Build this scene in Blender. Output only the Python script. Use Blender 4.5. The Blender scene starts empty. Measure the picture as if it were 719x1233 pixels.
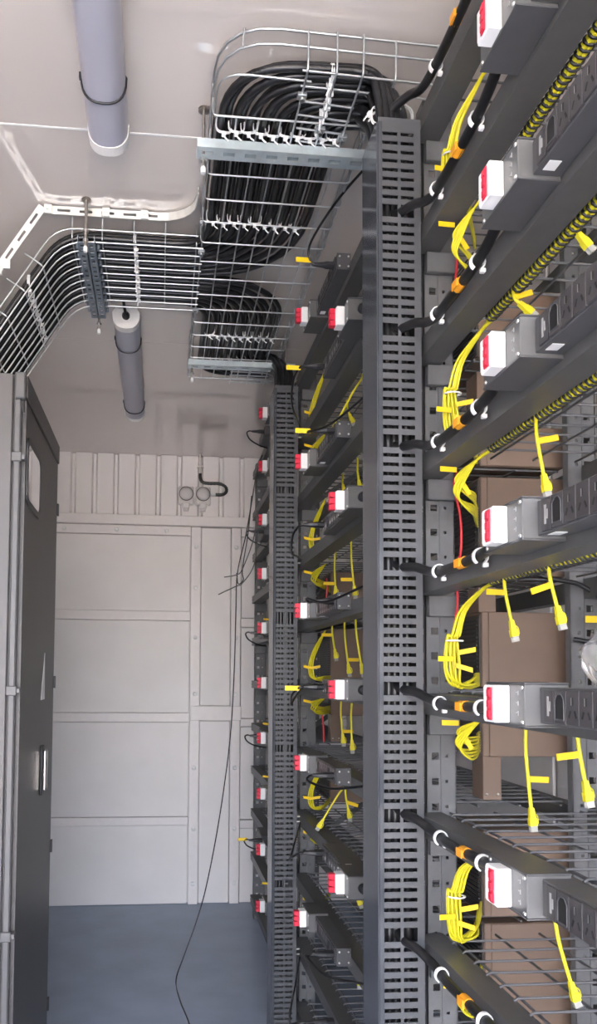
import bpy, bmesh, math, random
from mathutils import Vector, Matrix
rng = random.Random(7)
scene = bpy.context.scene
C = bpy.context.scene.collection

# ------------------------------------------------------------------ camera
F_PX, W_PX, H_PX = 900.0, 719.0, 1233.0
PPX, PPY = 275.65, 765.18            # principal point (the photograph is a crop)
YAW, PITCH, ROLL = math.radians(5.247), math.radians(2.966), 0.008
CAM = Vector((0, 0, 1.36))
fw = Vector((math.sin(YAW)*math.cos(PITCH), math.cos(YAW)*math.cos(PITCH), math.sin(PITCH)))
r0 = Vector((math.cos(YAW), -math.sin(YAW), 0)); u0 = r0.cross(fw)
RT = r0*math.cos(ROLL) + u0*math.sin(ROLL); UP = u0*math.cos(ROLL) - r0*math.sin(ROLL)
cam = bpy.data.cameras.new('camera'); camo = bpy.data.objects.new('camera', cam); C.objects.link(camo)
camo.matrix_world = Matrix(((RT.x, UP.x, -fw.x, CAM.x), (RT.y, UP.y, -fw.y, CAM.y), (RT.z, UP.z, -fw.z, CAM.z), (0, 0, 0, 1)))
cam.sensor_fit = 'VERTICAL'; cam.sensor_height = 36.0; cam.lens = F_PX/H_PX*36.0
cam.shift_x = (W_PX/2-PPX)/H_PX; cam.shift_y = (PPY-H_PX/2)/H_PX
cam.clip_start = 0.02; cam.clip_end = 200
scene.camera = camo

def P(x, y, X=None, Y=None, Z=None):
    """point of the room seen at a photo pixel, one of its coordinates known"""
    d = fw + RT*((x-PPX)/F_PX) - UP*((y-PPY)/F_PX)
    if X is not None: t = (X-CAM.x)/d.x
    elif Y is not None: t = (Y-CAM.y)/d.y
    else: t = (Z-CAM.z)/d.z
    return CAM + d*t

# ------------------------------------------------------------------ light
world = bpy.data.worlds.new('sky'); scene.world = world; world.use_nodes = True
wn = world.node_tree; bg = wn.nodes['Background']
sky = wn.nodes.new('ShaderNodeTexSky'); sky.sky_type = 'NISHITA'
sky.sun_disc = False; sky.sun_elevation = math.radians(60); sky.sun_rotation = math.radians(200)
sky.dust_density = 4.0; sky.air_density = 0.75; sky.ozone_density = 1.0
wn.links.new(sky.outputs['Color'], bg.inputs['Color']); bg.inputs['Strength'].default_value = 0.62
sun = bpy.data.lights.new('sun', 'SUN'); suno = bpy.data.objects.new('sun', sun); C.objects.link(suno)
sun.energy = 4.0; sun.angle = math.radians(0.6); sun.color = (1.0, 0.95, 0.88)
suno.rotation_euler = (math.radians(28), 0, math.radians(-20))     # high sun in front of the open container doors
portal = bpy.data.lights.new('doorway_portal', 'AREA'); po = bpy.data.objects.new('doorway_portal', portal); C.objects.link(po)
portal.shape = 'RECTANGLE'; portal.size = 2.35; portal.size_y = 2.69; portal.cycles.is_portal = True
po.location = (-0.025, -2.3, 1.345); po.rotation_euler = (math.radians(90), 0, 0)
vs = scene.view_settings; vs.view_transform = 'Standard'; vs.look = 'None'; vs.gamma = 1.0; vs.use_curve_mapping = False
vs.exposure = 2.5

# ------------------------------------------------------------------ materials
MATS = {}
def mat(name, col, rough=0.5, metal=0.0, var=0.06, scale=30.0, bump=0.0, spec=0.5, stretch=None, alpha=None, trans=0.0, coat=0.0):
    if name in MATS: return MATS[name]
    m = bpy.data.materials.new(name); m.use_nodes = True; nt = m.node_tree; b = nt.nodes['Principled BSDF']
    b.inputs['Roughness'].default_value = rough; b.inputs['Metallic'].default_value = metal
    b.inputs['Specular IOR Level'].default_value = spec
    b.inputs['Transmission Weight'].default_value = trans
    b.inputs['Coat Weight'].default_value = coat; b.inputs['Coat Roughness'].default_value = .03
    tc = nt.nodes.new('ShaderNodeTexCoord'); mp = nt.nodes.new('ShaderNodeMapping')
    if stretch: mp.inputs['Scale'].default_value = stretch
    nz = nt.nodes.new('ShaderNodeTexNoise'); nz.inputs['Scale'].default_value = scale; nz.inputs['Detail'].default_value = 4
    nt.links.new(tc.outputs['Object'], mp.inputs['Vector']); nt.links.new(mp.outputs['Vector'], nz.inputs['Vector'])
    rp = nt.nodes.new('ShaderNodeValToRGB')
    rp.color_ramp.elements[0].position = 0.3; rp.color_ramp.elements[1].position = 0.7
    rp.color_ramp.elements[0].color = tuple(max(0, c*(1-var)) for c in col)+(1,)
    rp.color_ramp.elements[1].color = tuple(min(1, c*(1+var)) for c in col)+(1,)
    nt.links.new(nz.outputs['Fac'], rp.inputs['Fac']); nt.links.new(rp.outputs['Color'], b.inputs['Base Color'])
    if bump:
        bp = nt.nodes.new('ShaderNodeBump'); bp.inputs['Strength'].default_value = bump; bp.inputs['Distance'].default_value = 0.002
        nt.links.new(nz.outputs['Fac'], bp.inputs['Height']); nt.links.new(bp.outputs['Normal'], b.inputs['Normal'])
    if alpha is not None: b.inputs['Alpha'].default_value = alpha
    MATS[name] = m; return m

M_ceil = mat('ceiling_painted_steel', (.655, .60, .548), .055, var=.02, scale=1.3, bump=.006, spec=.75, coat=.7)
M_wall = mat('wall_painted_steel', (.80, .765, .745), .42, var=.025, scale=3.0)
M_wall2 = mat('wall_panel_board', (.78, .75, .73), .45, var=.035, scale=4.0)
M_rail = mat('wall_rail_paint', (.80, .76, .74), .42, var=.02)
M_floor = mat('floor_blue_paint', (.28, .335, .42), .42, var=.10, scale=5.0, bump=.05)
M_ground = mat('outside_concrete', (.52, .47, .41), .9, var=.12, scale=1.5)
M_rack = mat('rack_grey_powder_coat', (.088, .088, .086), .42, var=.05, scale=60, bump=.03)
M_upr = mat('upright_grey_powder_coat', (.135, .138, .142), .42, var=.05, scale=60)
M_shelf = mat('shelf_wire_grey', (.105, .105, .11), .38, var=.05)
M_duct = mat('duct_grey_plastic', (.075, .078, .083), .35, var=.05, scale=50)
M_ductc = mat('duct_cover_plastic', (.055, .060, .068), .13, var=.05, scale=8, stretch=(1, 1, .3))
M_black = mat('black_cable_rubber', (.010, .010, .011), .33, var=.2, scale=40)
M_blackp = mat('black_plastic', (.018, .018, .02), .4, var=.1)
M_galv = mat('galvanised_wire', (.48, .50, .51), .30, .8, var=.12, scale=40)
M_galvb = mat('galvanised_strip', (.58, .67, .69), .34, .6, var=.14, scale=25)
M_white_rail = mat('bright_zinc_rail', (.80, .80, .74), .38, .55, var=.08, scale=20)
M_dark_galv = mat('dark_zinc_channel', (.22, .26, .30), .35, .6, var=.15, scale=25)
M_rod = mat('threaded_rod_steel', (.42, .38, .34), .38, 1.0, var=.15, scale=60)
M_tie = mat('white_nylon', (.80, .80, .78), .4, var=.03)
M_white = mat('white_plastic', (.82, .82, .80), .35, var=.02)
M_red = mat('red_breaker_lever', (.62, .028, .06), .35, var=.05)
M_yel = mat('yellow_cable_jacket', (.74, .66, .025), .40, var=.06, scale=60)
M_yelc = mat('yellow_bundle_core', (.78, .70, .03), .45, var=.10, scale=120)
M_tag = mat('amber_label_flag', (.86, .58, .01), .45, var=.04)
M_orange = mat('orange_label_band', (.85, .36, .02), .45, var=.04)
M_redc = mat('red_cable_jacket', (.62, .03, .04), .4, var=.05)
M_clear = mat('clear_plug_plastic', (.80, .80, .74), .12, var=.02, trans=.55)
M_brown = mat('brown_coated_steel', (.200, .138, .100), .42, var=.04, scale=20, bump=.02)
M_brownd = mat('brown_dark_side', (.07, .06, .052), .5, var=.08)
M_pdu = mat('power_strip_grey', (.075, .075, .078), .40, var=.05, scale=60)
M_pdup = mat('power_strip_plate', (.130, .130, .127), .36, .2, var=.05, scale=40)
M_pdum = mat('power_strip_module', (.050, .047, .048), .38, var=.06)
M_hole = mat('socket_recess_black', (.006, .006, .006), .6, var=.1)
M_screw = mat('screw_steel', (.66, .65, .62), .32, 1.0, var=.06)
M_cab = mat('cabinet_dark_paint', (.050, .045, .043), .40, var=.05, scale=40)
M_cabs = mat('cabinet_side_paint', (.085, .080, .078), .40, var=.05, scale=12)
M_cabt = mat('cabinet_trim_paint', (.085, .083, .082), .38, var=.04)
M_glass = mat('dark_window_glass', (.55, .56, .57), .03, var=.02, coat=1.0, metal=.8)
M_lens = mat('lamp_frosted_lens', (.40, .40, .455), .28, var=.02, scale=6)
M_lampw = mat('lamp_end_cap', (.76, .75, .72), .35, var=.02)
M_chrome = mat('chrome_handle', (.80, .80, .82), .12, 1.0, var=.03)
M_sock = mat('socket_pale_plastic', (.72, .69, .66), .3, var=.04)
M_sockc = mat('socket_clear_cover', (.74, .71, .69), .16, var=.03, trans=.15)
M_film = mat('plastic_film', (.80, .80, .78), .12, var=.05, trans=.85)
M_vent = mat('dark_ribbed_vent', (.03, .03, .032), .5, var=.1)
M_dim = mat('grey_print', (.32, .32, .31), .5, var=.03)
M_print = mat('white_print', (.75, .75, .73), .5, var=.03)

# ------------------------------------------------------------------ mesh helpers
class MB:
    def __init__(s): s.v = []; s.f = []; s.sm = []
    def add(s, vs, fs, smooth=False):
        b = len(s.v); s.v += [tuple(p) for p in vs]
        for q in fs: s.f.append(tuple(i+b for i in q)); s.sm.append(smooth)
        return s
    def box(s, x0, x1, y0, y1, z0, z1, c=0.0):
        if x0 > x1: x0, x1 = x1, x0
        if y0 > y1: y0, y1 = y1, y0
        if z0 > z1: z0, z1 = z1, z0
        if c <= 0:
            vs = [(x0,y0,z0),(x1,y0,z0),(x1,y1,z0),(x0,y1,z0),(x0,y0,z1),(x1,y0,z1),(x1,y1,z1),(x0,y1,z1)]
            return s.add(vs, [(3,2,1,0),(4,5,6,7),(0,1,5,4),(1,2,6,5),(2,3,7,6),(3,0,4,7)])
        bm = bmesh.new(); bmesh.ops.create_cube(bm, size=1)
        for v in bm.verts:
            v.co = Vector(((x0+x1)/2+v.co.x*(x1-x0), (y0+y1)/2+v.co.y*(y1-y0), (z0+z1)/2+v.co.z*(z1-z0)))
        bmesh.ops.bevel(bm, geom=list(bm.edges), offset=c, segments=1, affect='EDGES')
        bm.verts.index_update()
        s.add([v.co[:] for v in bm.verts], [[v.index for v in f.verts] for f in bm.faces]); bm.free(); return s
    def prism(s, prof, a0, a1, axis='y', caps=True, smooth=False):
        """prof: closed outline in the two other axes, in order"""
        def pt(p, a):
            return {'x': (a, p[0], p[1]), 'y': (p[0], a, p[1]), 'z': (p[0], p[1], a)}[axis]
        n = len(prof); vs = [pt(p, a0) for p in prof]+[pt(p, a1) for p in prof]
        s.add(vs, [(i, (i+1) % n, n+(i+1) % n, n+i) for i in range(n)], smooth)
        if caps: s.add(vs, [tuple(range(n))[::-1], tuple(range(n, 2*n))])
        return s
    def tube(s, pts, r, n=8, caps=True, smooth=True):
        pts = [Vector(p) for p in pts]
        q = [pts[0]]
        for p in pts[1:]:
            if (p-q[-1]).length > 1e-6: q.append(p)
        pts = q; N = len(pts)
        T = []
        for i in range(N):
            a = pts[max(i-1, 0)]; b = pts[min(i+1, N-1)]
            d = b-a; T.append(d.normalized() if d.length > 1e-9 else Vector((0, 0, 1)))
        ref = Vector((0, 0, 1)) if abs(T[0].z) < .9 else Vector((1, 0, 0))
        u = T[0].cross(ref).normalized(); vs = []
        for i in range(N):
            u = (u - T[i]*u.dot(T[i]))
            u = u.normalized() if u.length > 1e-6 else T[i].orthogonal().normalized()
            w = T[i].cross(u); rr = r[i] if isinstance(r, (list, tuple)) else r
            for k in range(n):
                a = 2*math.pi*k/n; vs.append(pts[i]+(u*math.cos(a)+w*math.sin(a))*rr)
        fs = []
        for i in range(N-1):
            for k in range(n): fs.append((i*n+k, i*n+(k+1) % n, (i+1)*n+(k+1) % n, (i+1)*n+k))
        s.add(vs, fs, smooth)
        if caps: s.add(vs, [tuple(range(n))[::-1], tuple(range((N-1)*n, N*n))])
        return s
    def cyl(s, p0, p1, r, n=12): return s.tube([p0, p1], r, n)
    def lathe(s, prof, o, axis, n=14):
        """prof: (radius, height) pairs along axis"""
        ax = Vector(axis).normalized(); u = ax.orthogonal().normalized(); w = ax.cross(u); o = Vector(o); vs = []
        for r, h in prof:
            for k in range(n):
                a = 2*math.pi*k/n; vs.append(o+ax*h+(u*math.cos(a)+w*math.sin(a))*r)
        fs = [(i*n+k, i*n+(k+1) % n, (i+1)*n+(k+1) % n, (i+1)*n+k) for i in range(len(prof)-1) for k in range(n)]
        s.add(vs, fs, True); s.add(vs, [tuple(range(n))[::-1], tuple(range((len(prof)-1)*n, len(prof)*n))]); return s
    def plate(s, o, u, v, t, Us, Vs, hole):
        """perforated sheet: cells of a grid, hole(i,j) true where open; o origin, u v unit directions, t thickness vector"""
        o, u, v, t = Vector(o), Vector(u), Vector(v), Vector(t)
        nu, nv = len(Us)-1, len(Vs)-1
        g = [[hole(i, j) for j in range(nv)] for i in range(nu)]
        # merge full solid columns where possible
        pt = lambda a, b, d: o+u*a+v*b+t*d
        for i in range(nu):
            j = 0
            while j < nv:
                if g[i][j]: j += 1; continue
                k = j
                while k+1 < nv and not g[i][k+1]: k += 1
                a0, a1, b0, b1 = Us[i], Us[i+1], Vs[j], Vs[k+1]
                s.add([pt(a0,b0,0),pt(a1,b0,0),pt(a1,b1,0),pt(a0,b1,0),pt(a0,b0,1),pt(a1,b0,1),pt(a1,b1,1),pt(a0,b1,1)], [(0,1,2,3),(7,6,5,4),(0,4,5,1),(2,6,7,3)])
                j = k+1
            for j in range(nv):
                if g[i][j]: continue
                a0, a1, b0, b1 = Us[i], Us[i+1], Vs[j], Vs[j+1]
                if i == 0 or g[i-1][j]: s.add([pt(a0,b0,0),pt(a0,b1,0),pt(a0,b1,1),pt(a0,b0,1)], [(0,1,2,3)])
                if i == nu-1 or g[i+1][j]: s.add([pt(a1,b0,0),pt(a1,b0,1),pt(a1,b1,1),pt(a1,b1,0)], [(0,1,2,3)])
        return s
    def mesh(s, name, m):
        me = bpy.data.meshes.new(name); me.from_pydata(s.v, [], s.f)
        me.polygons.foreach_set('use_smooth', s.sm); me.materials.append(m); me.update(); return me
    def build(s, name, m, parent=None, loc=None):
        """vertices in the parent's (thing's) local frame, or world when no parent"""
        o = bpy.data.objects.new(name, s.mesh(name, m)); C.objects.link(o)
        if parent: o.parent = parent
        if loc is not None: o.location = loc
        return o

def obj(name, me, parent=None, loc=(0, 0, 0), rot=None):
    o = bpy.data.objects.new(name, me); C.objects.link(o); o.location = loc
    if rot: o.rotation_euler = rot
    if parent: o.parent = parent
    return o
def tag(o, label, cat, group=None):
    o['label'] = label; o['category'] = cat
    if group: o['group'] = group
    return o
def thing(name, label, cat, loc=(0, 0, 0), group=None):
    o = bpy.data.objects.new(name, None); o.empty_display_size = .05; C.objects.link(o); o.location = loc
    return tag(o, label, cat, group)
def struct(o): o['kind'] = 'structure'; return o
def copy_tree(o, loc=None, label=None, group=None, parent=None):
    c = o.copy(); C.objects.link(c); c.parent = parent
    if loc is not None: c.location = loc
    if label: c['label'] = label
    if group: c['group'] = group
    for ch in [x for x in KIDS.get(o.name, [])]:
        copy_tree(ch, parent=c)
    return c
KIDS = {}
def index_kids(root):
    """remember children once so that copies need no scene scans"""
    ks = list(root.children); KIDS[root.name] = ks
    for k in ks: index_kids(k)

def fillet(pts, r, n=6):
    pts = [Vector(p) for p in pts]; out = [pts[0]]
    for i in range(1, len(pts)-1):
        a, b, c = pts[i-1], pts[i], pts[i+1]
        rr = r[i-1] if isinstance(r, (list, tuple)) else r
        d0 = (a-b); d1 = (c-b); l = min(rr, d0.length*.49, d1.length*.49)
        p0 = b+d0.normalized()*l; p1 = b+d1.normalized()*l
        for k in range(n+1):
            t = k/n; out.append(p0*(1-t)**2+b*2*t*(1-t)+p1*t*t)
    out.append(pts[-1]); return out
def smooth(pts, n=6):
    pts = [Vector(p) for p in pts]; q = [pts[0]*2-pts[1]]+pts+[pts[-1]*2-pts[-2]]; out = []
    for i in range(1, len(q)-2):
        for k in range(n):
            t = k/n; p0, p1, p2, p3 = q[i-1], q[i], q[i+1], q[i+2]
            out.append(.5*((2*p1)+(p2-p0)*t+(2*p0-5*p1+4*p2-p3)*t*t+(3*p1-p0-3*p2+p3)*t**3))
    out.append(pts[-1]); return out
ORD = ['topmost', 'second', 'third', 'fourth', 'fifth', 'sixth', 'seventh', 'eighth', 'ninth', 'tenth', 'eleventh', 'twelfth']

# ------------------------------------------------------------------ levels and planes of the place
H = 2.69; YB = 4.5; XL, XR = -1.2, 1.15; YF = -2.3
S = 0.2375
def zk(k): return 1.325 + S*k
YU = [1.47, 2.835, 4.20]      # upright rows

# ================================================================== THE SETTING
struct(MB().box(XL-.05, XR+.05, YF, YB+.08, -.05, 0).build('floor', M_floor))
g = MB().box(-30, 30, -40, 30, -.75, -.6).build('ground', M_ground); struct(g)
ce = struct(MB().box(XL-.05, XR+.05, YF, YB+.08, H+.012, H+.06).build('ceiling', M_ceil))
for a, b in ((YF, -.547), (-.544, 0.62), (0.623, 1.7895), (1.7925, 2.96), (2.963, YB+.034)):
    MB().box(XL, XR, a, b, H, H+.012).build('ceiling_panel', M_ceil, ce)
struct(MB().box(XL+.02, XR-.02, 1.7885, 1.7935, H-.0012, H+.004).build('seam_highlight_1', M_white))  # highlight along the ceiling seam, put in as a thin white strip
wl = struct(MB().box(XL-.05, XL, YF, YB+.08, 0, H+.012).build('wall_left', M_wall))
wr = struct(MB().box(XR, XR+.05, YF, YB+.08, 0, H+.012).build('wall_right', M_wall))
for i in range(8):
    MB().box(XR-.012, XR, YF+.01+i*.875, YF+.865+i*.875, .02, H-.02, .004).build('wall_panel', M_wall2, wr)
# far end wall: ribbed steel on top, battened boards below
wb = struct(MB().box(XL, XR, YB+.035, YB+.08, 0, H).build('wall_back', M_wall))
x = XL; k = 0
while x < XR-.01:
    x2 = min(x+.1275, XR)
    pr = [(x, YB+.001), (x+.012, YB+.001), (x+.022, YB+.028), (x+.036, YB+.028), (x+.046, YB+.001), (x2, YB+.001), (x2, YB+.0355), (x, YB+.0355)]
    if x2-x > .06: MB().prism(pr, 2.305, H-.002, 'z').build('ribbed_strip', M_wall, wb)
    x = x2
MB().box(XL, XR, YB-.03, YB+.034, 2.252, 2.312, .003).build('ledge', M_rail, wb)
MB().box(XL, .176, YB-.008, YB+.034, 2.197, 2.250, .002).build('rail', M_rail, wb)
def board(x0, x1, z0, z1): return MB().box(x0+.002, x1-.002, YB+.006, YB+.034, z0+.002, z1-.002, .002).build('wall_panel', M_wall2, wb)
def wrail(x0, x1, z0, z1): return MB().box(x0, x1, YB-.004, YB+.034, z0, z1, .002).build('rail', M_rail, wb)
zr = [(2.197, 1.735), (1.68, 1.126), (1.072, .511), (.463, .0)]
for z1, z0 in zr: board(XL, .176, z0, z1)
for z0, z1 in ((1.68, 1.735), (1.072, 1.126), (.463, .511)): wrail(XL, .178, z0, z1)
for x0, x1 in ((.180, .238), (.425, .483)):
    MB().box(x0, x1, YB-.006, YB+.034, 0, 2.250, .002).build('stile', M_rail, wb)
board(.240, .423, 0, 1.08); board(.240, .423, 1.169, 2.250)
MB().box(.186, .49, YB-.016, YB+.01, 1.082, 1.169, .003).build('cross_plate', M_rail, wb)
for z1, z0 in ((2.197, 1.70), (1.645, 1.095), (1.045, .49), (.44, 0)): board(.486, XR, z0, z1)
for z0, z1 in ((2.199, 2.250), (1.647, 1.698), (1.047, 1.093), (.442, .488)): wrail(.486, XR, z0, z1)
scr = MB().lathe([(.0130, 0), (.0130, .003), (.009, .006), (.002, .0075)], (0, 0, 0), (0, -1, 0), 10).mesh('screw_head', M_white)
for z in (.12, .44, .80, 1.24, 1.58, 1.88, 2.13):
    for xx in (.209, .454): obj('screw_head', scr, wb, (xx, YB-.006, z))
for xx in (-.58, -.27, .03): obj('screw_head', scr, wb, (xx, YB-.008, 2.223))
obj('screw_head', scr, wb, (.575, YB-.03, 2.285))

# ================================================================== RACKS
Z0R = .0
def upright_mesh(y0, face):
    """folded slotted-angle post: perforated face towards -Y (square holes and a column of small ones), flange along Y"""
    mb = MB(); ztop = 2.57
    Us = [0, .012, .026, .034, .0395, .0455, .062]; Vs = [0]
    z = .03
    kinds = [0]
    while z+.05 < ztop:
        Vs += [z, z+.004, z+.010, z+.014]; kinds += [1, 2, 1, 0]; z += .0505
    Vs.append(ztop); cells = kinds[:len(Vs)-1]
    # square hole rows span kinds 1,2,1; small holes only 2
    def hole(i, j): return (i == 1 and cells[j] in (1, 2)) or (i == 4 and cells[j] == 2)
    s = face
    mb.plate((0, 0, 0), (s, 0, 0), (0, 0, 1), (0, .0022, 0), Us, Vs, hole)
    Us2 = [0, .010, .026, .040]
    mb.plate((0, 0, 0), (0, 1, 0), (0, 0, 1), (.0022*s, 0, 0), Us2, Vs, lambda i, j: i == 1 and cells[j] in (1, 2))
    mb.box(.0605*s, .0625*s, 0, .018, 0, ztop)          # return lip
    mb.box(.0300*s, .0312*s, -.0022, 0, 0, ztop)        # pressed rib
    return mb.mesh('upright', M_upr)
UPF = upright_mesh(0, 1); UPB = upright_mesh(0, -1)
XB0, XB1 = .516, .566            # front beam
XK0, XK1 = .872, .905            # back beam
def beam_mesh(x0, x1, y0, y1):
    """open box-section rail: web to the aisle, top and bottom flanges, small return lip"""
    mb = MB(); t = .0022; h = .040
    mb.box(x0, x0+t, y0, y1, -h, 0); mb.box(x0+t, x1, y0, y1, -h, -h+t); mb.box(x0+t, x1, y0, y1, -t, 0)
    mb.box(x1-t, x1, y0, y1, -h+t, -h+.012); mb.box(x1-t, x1, y0, y1, -.010, -t)
    return mb.mesh('beam', M_rack)
screw_s = MB().lathe([(.0030, 0), (.0030, .0010), (.0022, .0018), (.0008, .0022)], (0, 0, 0), (-1, 0, 0), 8).mesh('bolt', M_screw)
screw_y = MB().lathe([(.0030, 0), (.0030, .0010), (.0022, .0018), (.0008, .0022)], (0, 0, 0), (0, -1, 0), 8).mesh('bolt', M_screw)
LEV = list(range(5, -6, -1))
bays = [('nearest', .13, YU[0]), ('middle', YU[0], YU[1]), ('farthest', YU[1], YU[2])]
rack_label = {'nearest': 'dark grey slotted steel rack nearest the camera with brown boxes on it',
              'middle': 'dark grey slotted steel rack between the two tall cable ducts',
              'farthest': 'dark grey slotted steel rack by the far wall behind the small duct'}
RACK = {}
for nm, ya, yb in bays:
    t = thing('storage_rack', rack_label[nm], 'rack', (0.7, yb, 0), 'storage racks along the right side'); RACK[nm] = t
    L = (-.7, -yb, 0)
    rows = [yb] + ([ya] if nm == 'nearest' else [])
    for yy in rows:
        obj('upright', UPF, t, (.535-.7, yy-yb, 0)); obj('upright', UPB, t, (.905-.7, yy-yb, 0))
    y0 = ya+.045 if nm == 'nearest' else ya+.046
    bf = beam_mesh(XB0, XB1, y0-.02, yb-.003); bb = beam_mesh(XK0, XK1, y0, yb-.003)
    br = MB().box(.537, .600, yb-.016, yb-.0025, -.083, -.041, .0015).mesh('bracket', M_upr)
    for k in LEV:
        for n_, me in (('beam', bf), ('beam', bb), ('bracket', br)):
            obj(n_, me, t, (L[0], L[1], zk(k)))
        for dz in (-.010, -.030):
            obj('bolt', screw_s, t, (XB0-.7, yb-.02-yb, zk(k)+dz))
    # diagonal braces at the back post
    if nm != 'farthest':
        for k in (3, 1, -1, -3):
            z = zk(k)
            o = MB().box(-.010, .010, -.003, .003, 0, .345, .001).build('brace', M_upr, t, (.585-.7, .285, z+.012)); o.rotation_euler = (0, math.radians(55), 0)

# wire decks
RW = .0025
def wire_shelf(nm, ya, yb, k, label):
    t = thing('wire_shelf', label, 'shelf', (.71, (ya+yb)/2, zk(k)+.002), 'wire decks of the racks')
    ym = (ya+yb)/2
    for x in (.574, .665, .755, .845):
        obj('wire', WL[nm], t, (x-.71, 0, 0))
    n = int((yb-ya-.03)/.05)
    for i in range(n+1):
        obj('wire', WC, t, (0, ya+.02+i*.05-ym, .0052))
    return t
WC = MB().tube([(-.152, 0, -.004), (-.146, 0, 0), (.150, 0, 0)], RW, 5).mesh('wire', M_shelf)
WL = {}
for nm, ya, yb in bays:
    y0 = ya+.05; y1 = yb-.025
    WL[nm] = MB().tube([(0, -(y1-y0)/2, 0), (0, (y1-y0)/2, 0)], RW, 5).mesh('wire', M_shelf)
n_ = 0
for k in (5, 4, 3, 2, 1, 0, -1, -2, -3):
    wire_shelf('nearest', .18, YU[0]-.025, k, 'grey wire deck on the nearest rack, %s deck from the top' % ORD[n_]); n_ += 1
for i, k in enumerate((5, 4, 3, 2, 1, 0, -1, -2, -3, -4, -5)):
    wire_shelf('middle', YU[0]+.05, YU[1]-.025, k, 'grey wire deck on the middle rack, %s deck from the top' % ORD[i])
for i, k in enumerate((2, 1, 0, -1, -2, -3)):
    wire_shelf('farthest', YU[1]+.05, YU[2]-.025, k, 'grey wire deck on the farthest rack, %s deck from the top' % ORD[i])

# ================================================================== WIRING DUCTS
def duct(y0, x0, x1, ztop, opens, label, gr):
    t = thing('cable_duct', label, 'cable duct', (x0, y0, 0), gr)
    w = x1-x0; d = .10
    Us = [0, .008, .008+.34*w, .008+.34*w+.008, w-.012, w]
    # two slots per row, a narrow rib between them
    Us = [0, .006, w*.46, w*.46+.006, w-.014, w]
    p = .0186; Vs = [0]; cells = ['s']
    z = .02
    while z+p < ztop:
        Vs += [z, z+.0072]; cells += ['h', 's']; z += p
    Vs.append(ztop)
    cen = [(Vs[j]+Vs[j+1])/2 for j in range(len(Vs)-1)]
    def hole(i, j):
        c = cen[j]
        if any(abs(c-o) < .0098 for o in opens): return i in (1, 3)
        return cells[j] == 'h' and i in (1, 3)
    a = MB().plate((0, 0, 0), (1, 0, 0), (0, 0, 1), (0, .002, 0), Us, Vs, hole).build('slotted_wall', M_duct, t)
    MB().plate((0, d-.002, 0), (1, 0, 0), (0, 0, 1), (0, .002, 0), Us, Vs, hole).build('slotted_wall', M_duct, t)
    MB().box(w-.002, w, .002, d-.002, 0, ztop).build('back_plate', M_duct, t)
    c = MB(); c.box(-.004, -.001, -.003, d+.003, 0, ztop-.012, .0008); c.box(-.001, .007, -.004, -.0015, 0, ztop-.012); c.box(-.001, .007, d+.0015, d+.004, 0, ztop-.012)
    c.build('cover', M_ductc, t)
    # fixing studs to the rack post
    zz = .35
    while zz < ztop-.1:
        for dz in (0, .018):
            MB().cyl((w, .028, zz+dz), (w+.030, .028, zz+dz), .0035, 8).build('fixing_stud', M_screw, t)
        zz += .475
    return t
DX0, DX1 = .420, .507
duct(1.405, DX0, DX1, 2.475, [zk(k)+.012 for k in (4, 3, 2, 1, 0, -1, -2, -3, -4)], 'tall dark grey slotted cable duct nearest the camera', 'slotted cable ducts')
duct(2.70, .413, .500, 2.435, [zk(k)+.005 for k in (3, 1, -1, -3)], 'smaller-looking dark slotted cable duct farther down the aisle', 'slotted cable ducts')

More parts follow.
